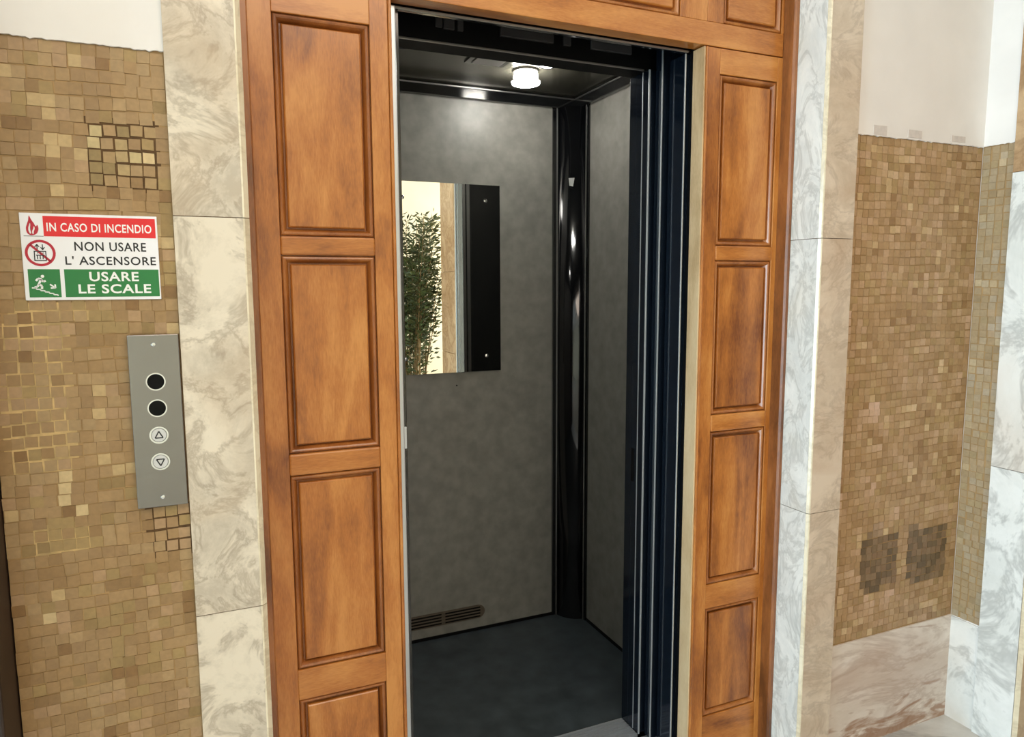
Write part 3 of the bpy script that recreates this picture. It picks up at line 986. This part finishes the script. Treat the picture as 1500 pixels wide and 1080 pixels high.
def su(u, v):
    """sign coordinates 0..1 (v down) -> x, z"""
    return SX0 + (SX1 - SX0) * u, SZ1 - (SZ1 - SZ0) * v


def srect(name, u0, v0, u1, v1, mat, th=0.0003, parent=None):
    xa, za = su(u0, v0); xb, zb = su(u1, v1)
    return box(name, xa, xb, SY - th, SY, zb, za, mat, parent or sg)


def text(name, body, u0, u1, v0, v1, mat, y, parent, bold=0.0):
    cu = bpy.data.curves.new('txt', 'FONT')
    cu.body = body
    cu.size = 1.0
    cu.offset = bold
    cu.space_character = 1.08
    cu.extrude = 0.0
    cu.resolution_u = 4
    tmp = bpy.data.objects.new('txt', cu)
    COL.objects.link(tmp)
    dg = bpy.context.evaluated_depsgraph_get()
    me = bpy.data.meshes.new_from_object(tmp.evaluated_get(dg))
    bpy.data.objects.remove(tmp)
    bpy.data.curves.remove(cu)
    xs = [v.co.x for v in me.vertices]; ys = [v.co.y for v in me.vertices]
    ax, bx_, ay, by = min(xs), max(xs), min(ys), max(ys)
    xa, za = su(u0, v0); xb, zb = su(u1, v1)
    for v in me.vertices:
        fx = (v.co.x - ax) / (bx_ - ax); fy = (v.co.y - ay) / (by - ay)
        v.co = Vector((xa + (xb - xa) * fx, y, zb + (za - zb) * fy))
    me.materials.clear()
    me.name = name
    return link(name, me, mat, parent)


red = srect('red_band', 0.162, 0.03, 0.985, 0.262, M['ink_red'])
text('lettering', 'IN CASO DI INCENDIO', 0.185, 0.955, 0.105, 0.205, M['ink_white'], SY - 0.00045, red, 0.018)
text('lettering', 'NON USARE', 0.372, 0.905, 0.318, 0.425, M['ink'], SY - 0.0003, board, 0.012)
text('lettering', "L' ASCENSORE", 0.300, 0.975, 0.485, 0.588, M['ink'], SY - 0.0003, board, 0.012)
g1 = srect('green_field', 0.030, 0.640, 0.255, 0.965, M['ink_green'])
g2 = srect('green_field', 0.285, 0.640, 0.990, 0.965, M['ink_green'])
text('lettering', 'USARE', 0.465, 0.835, 0.668, 0.782, M['ink_white'], SY - 0.00045, g2, 0.022)
text('lettering', 'LE SCALE', 0.380, 0.925, 0.815, 0.925, M['ink_white'], SY - 0.00045, g2, 0.022)


def sbars(name, segs, w, mat, y, parent):
    bm = bmesh.new()
    for u0, v0, u1, v1 in segs:
        xa, za = su(u0, v0); xb, zb = su(u1, v1)
        bar_bm(bm, xa, za, xb, zb, w, y, 0.0003)
    bmesh.ops.recalc_face_normals(bm, faces=bm.faces[:])
    return from_bm(name, bm, mat, parent)


def smooth_outline(pts, n=4):
    out = []
    k = len(pts)
    for i in range(k):
        p0, p1, p2, p3 = (Vector(pts[(i + d) % k]) for d in (-1, 0, 1, 2))
        for j in range(n):
            t = j / n
            out.append(tuple(0.5 * ((2 * p1) + (-p0 + p2) * t + (2 * p0 - 5 * p1 + 4 * p2 - p3) * t * t + (-p0 + 3 * p1 - 3 * p2 + p3) * t ** 3)))
    return out


# flame
fo = [(0.068, 0.03), (0.082, 0.075), (0.098, 0.115), (0.110, 0.150), (0.122, 0.135), (0.128, 0.180), (0.116, 0.228), (0.092, 0.250), (0.066, 0.250), (0.046, 0.222), (0.042, 0.170), (0.052, 0.120), (0.062, 0.080)]
fl_ = poly_y('flame', [su(*p) for p in smooth_outline(fo)], SY, 0.0003, M['ink_crimson'], board)
for fi in ([(0.072, 0.115), (0.074, 0.150), (0.070, 0.190), (0.076, 0.228), (0.066, 0.232), (0.058, 0.195), (0.062, 0.150)],
           [(0.098, 0.150), (0.102, 0.178), (0.094, 0.210), (0.092, 0.236), (0.084, 0.234), (0.084, 0.205), (0.092, 0.178)]):
    poly_y('flame_highlight', [su(*p) for p in smooth_outline(fi, 3)], SY - 0.0003, 0.0002, M['ink_white'], fl_)
sbars('ground_line', [(0.022, 0.262, 0.160, 0.262)], 0.0008, M['ink'], SY, board)
# prohibition roundel with a lift pictogram
cx, cz = su(0.128, 0.455)
rr = 0.0225
rd = ring_y('prohibition_ring', cx, cz, SY - 0.0003, SY, rr - 0.0042, rr, M['ink_crimson'], board)
a = math.radians(45)
bm = bmesh.new()
bar_bm(bm, cx - (rr - .003) * math.cos(a), cz + (rr - .003) * math.sin(a), cx + (rr - .003) * math.cos(a), cz - (rr - .003) * math.sin(a), 0.0036, SY - 0.0001, 0.0002)
bmesh.ops.recalc_face_normals(bm, faces=bm.faces[:])
from_bm('prohibition_bar', bm, M['ink_crimson'], rd)
U, V = 0.128, 0.455
sbars('lift_pictogram', [(U - .042, V - .02, U + .038, V - .02), (U - .042, V + .085, U + .038, V + .085), (U - .042, V - .025, U - .042, V + .09), (U + .038, V - .025, U + .038, V + .09),
                         (U - .022, V + .02, U - .022, V + .07), (U - .003, V + .02, U - .003, V + .07), (U + .017, V + .02, U + .017, V + .07),
                         (U - .03, V + .025, U + .028, V + .025), (U - .022, V + .0, U - .014, V + .0), (U - .002, V + .0, U + .006, V + .0), (U + .016, V + .0, U + .024, V + .0),
                         (U - .02, V - .04, U - .02, V - .095), (U - .02, V - .1, U - .036, V - .07), (U - .02, V - .1, U - .006, V - .07),
                         (U + .018, V - .1, U + .018, V - .045), (U + .018, V - .038, U + .004, V - .068), (U + .018, V - .038, U + .032, V - .068)], 0.0014, M['ink'], SY - 0.0002, board)
# running man, stairs and arrow on green
sbars('running_figure', [(0.118, 0.755, 0.100, 0.815), (0.122, 0.752, 0.098, 0.748), (0.098, 0.748, 0.082, 0.775), (0.118, 0.762, 0.134, 0.782), (0.134, 0.782, 0.150, 0.772),
                         (0.102, 0.812, 0.122, 0.835), (0.122, 0.835, 0.120, 0.868), (0.100, 0.812, 0.090, 0.842), (0.090, 0.842, 0.070, 0.848)], 0.0034, M['ink_white'], SY - 0.0003, g1)
hx, hz = su(0.130, 0.722)
disc_y('figure_head', hx, hz, SY - 0.0006, SY - 0.0003, 0.0026, M['ink_white'], g1, 14)
stp = []
u, v = 0.05, 0.855
for k in range(6):
    stp += [(u, v, u + 0.030, v + 0.002), (u + 0.030, v, u + 0.030, v + 0.016)]
    u += 0.030; v += 0.016
sbars('stairs', stp, 0.0020, M['ink_white'], SY - 0.0003, g1)
sbars('direction_arrow', [(0.178, 0.815, 0.212, 0.852), (0.216, 0.856, 0.182, 0.858), (0.216, 0.858, 0.214, 0.815)], 0.0024, M['ink_white'], SY - 0.0003, g1)

# ------------------------------------------------------------------ potted plant (seen only in the lift mirror)
pt = tag(empty('potted_plant'), 'tall leafy plant with thin stems reflected in the lift mirror', 'plant')
px, py = 1.98, -3.55
lathe('pot', [(0, 0), (0.15, 0), (0.20, 0.36), (0.215, 0.36), (0.215, 0.40), (0.19, 0.40), (0.185, 0.36), (0, 0.36)], px, py, M['pot'], pt, 28)
lathe('soil', [(0, 0.366), (0.18, 0.366), (0.18, 0.361), (0, 0.361)], px, py, M['soil'], pt, 20, False)
rnd = random.Random(5)
LV, LF = [], []


def leaf(p, d, L, w):
    d = d.normalized()
    s = d.cross(Vector((rnd.uniform(-1, 1), rnd.uniform(-1, 1), rnd.uniform(-.3, .3)))).normalized() * w
    q = d.cross(s).normalized() * w * 0.35
    b = len(LV)
    LV.extend([p, p + d * L * .45 + s + q, p + d * L, p + d * L * .45 - s + q, p + d * L * .5])
    LF.extend([(b, b + 1, b + 4), (b + 1, b + 2, b + 4), (b + 2, b + 3, b + 4), (b + 3, b, b + 4)])


for k in range(34):
    t0 = rnd.uniform(0, 6.283); r0 = rnd.uniform(0.02, 0.16)
    base = Vector((px + r0 * math.cos(t0), py + r0 * math.sin(t0), 0.36))
    H = rnd.uniform(1.2, 1.78)
    lean = Vector((math.cos(t0), math.sin(t0), 0)) * rnd.uniform(0.05, 0.28)
    pts = [base + Vector((0, 0, H * i / 6)) + lean * (i / 6) ** 1.6 + Vector((rnd.uniform(-.012, .012), rnd.uniform(-.012, .012), 0)) for i in range(7)]
    bm = bmesh.new()
    prev = None
    for i, p in enumerate(pts):
        rad = 0.0075 * (1 - 0.6 * i / 6)
        lpv = [bm.verts.new(p + Vector((rad * math.cos(j * 2.094), rad * math.sin(j * 2.094), 0))) for j in range(3)]
        if prev:
            for j in range(3):
                bm.faces.new((prev[j], prev[(j + 1) % 3], lpv[(j + 1) % 3], lpv[j]))
        prev = lpv
    from_bm('stem', bm, M['stem'], pt)
    for i in range(150):
        u = rnd.random() ** 0.6
        if u < 0.28 and rnd.random() < 0.6: continue
        f = u * 6; i0 = min(5, int(f)); p = pts[i0].lerp(pts[i0 + 1], f - i0)
        t = rnd.uniform(0, 6.283)
        d = Vector((math.cos(t), math.sin(t), rnd.uniform(-0.2, 1.0)))
        p = p + d * rnd.uniform(0.0, 0.09)
        leaf(p, d, rnd.uniform(0.05, 0.10), rnd.uniform(0.007, 0.014))
me = bpy.data.meshes.new('foliage')
me.from_pydata([tuple(v) for v in LV], [], LF)
tag(link('foliage', me, M['leaf'], pt), 'dense narrow green leaves', kind='stuff')
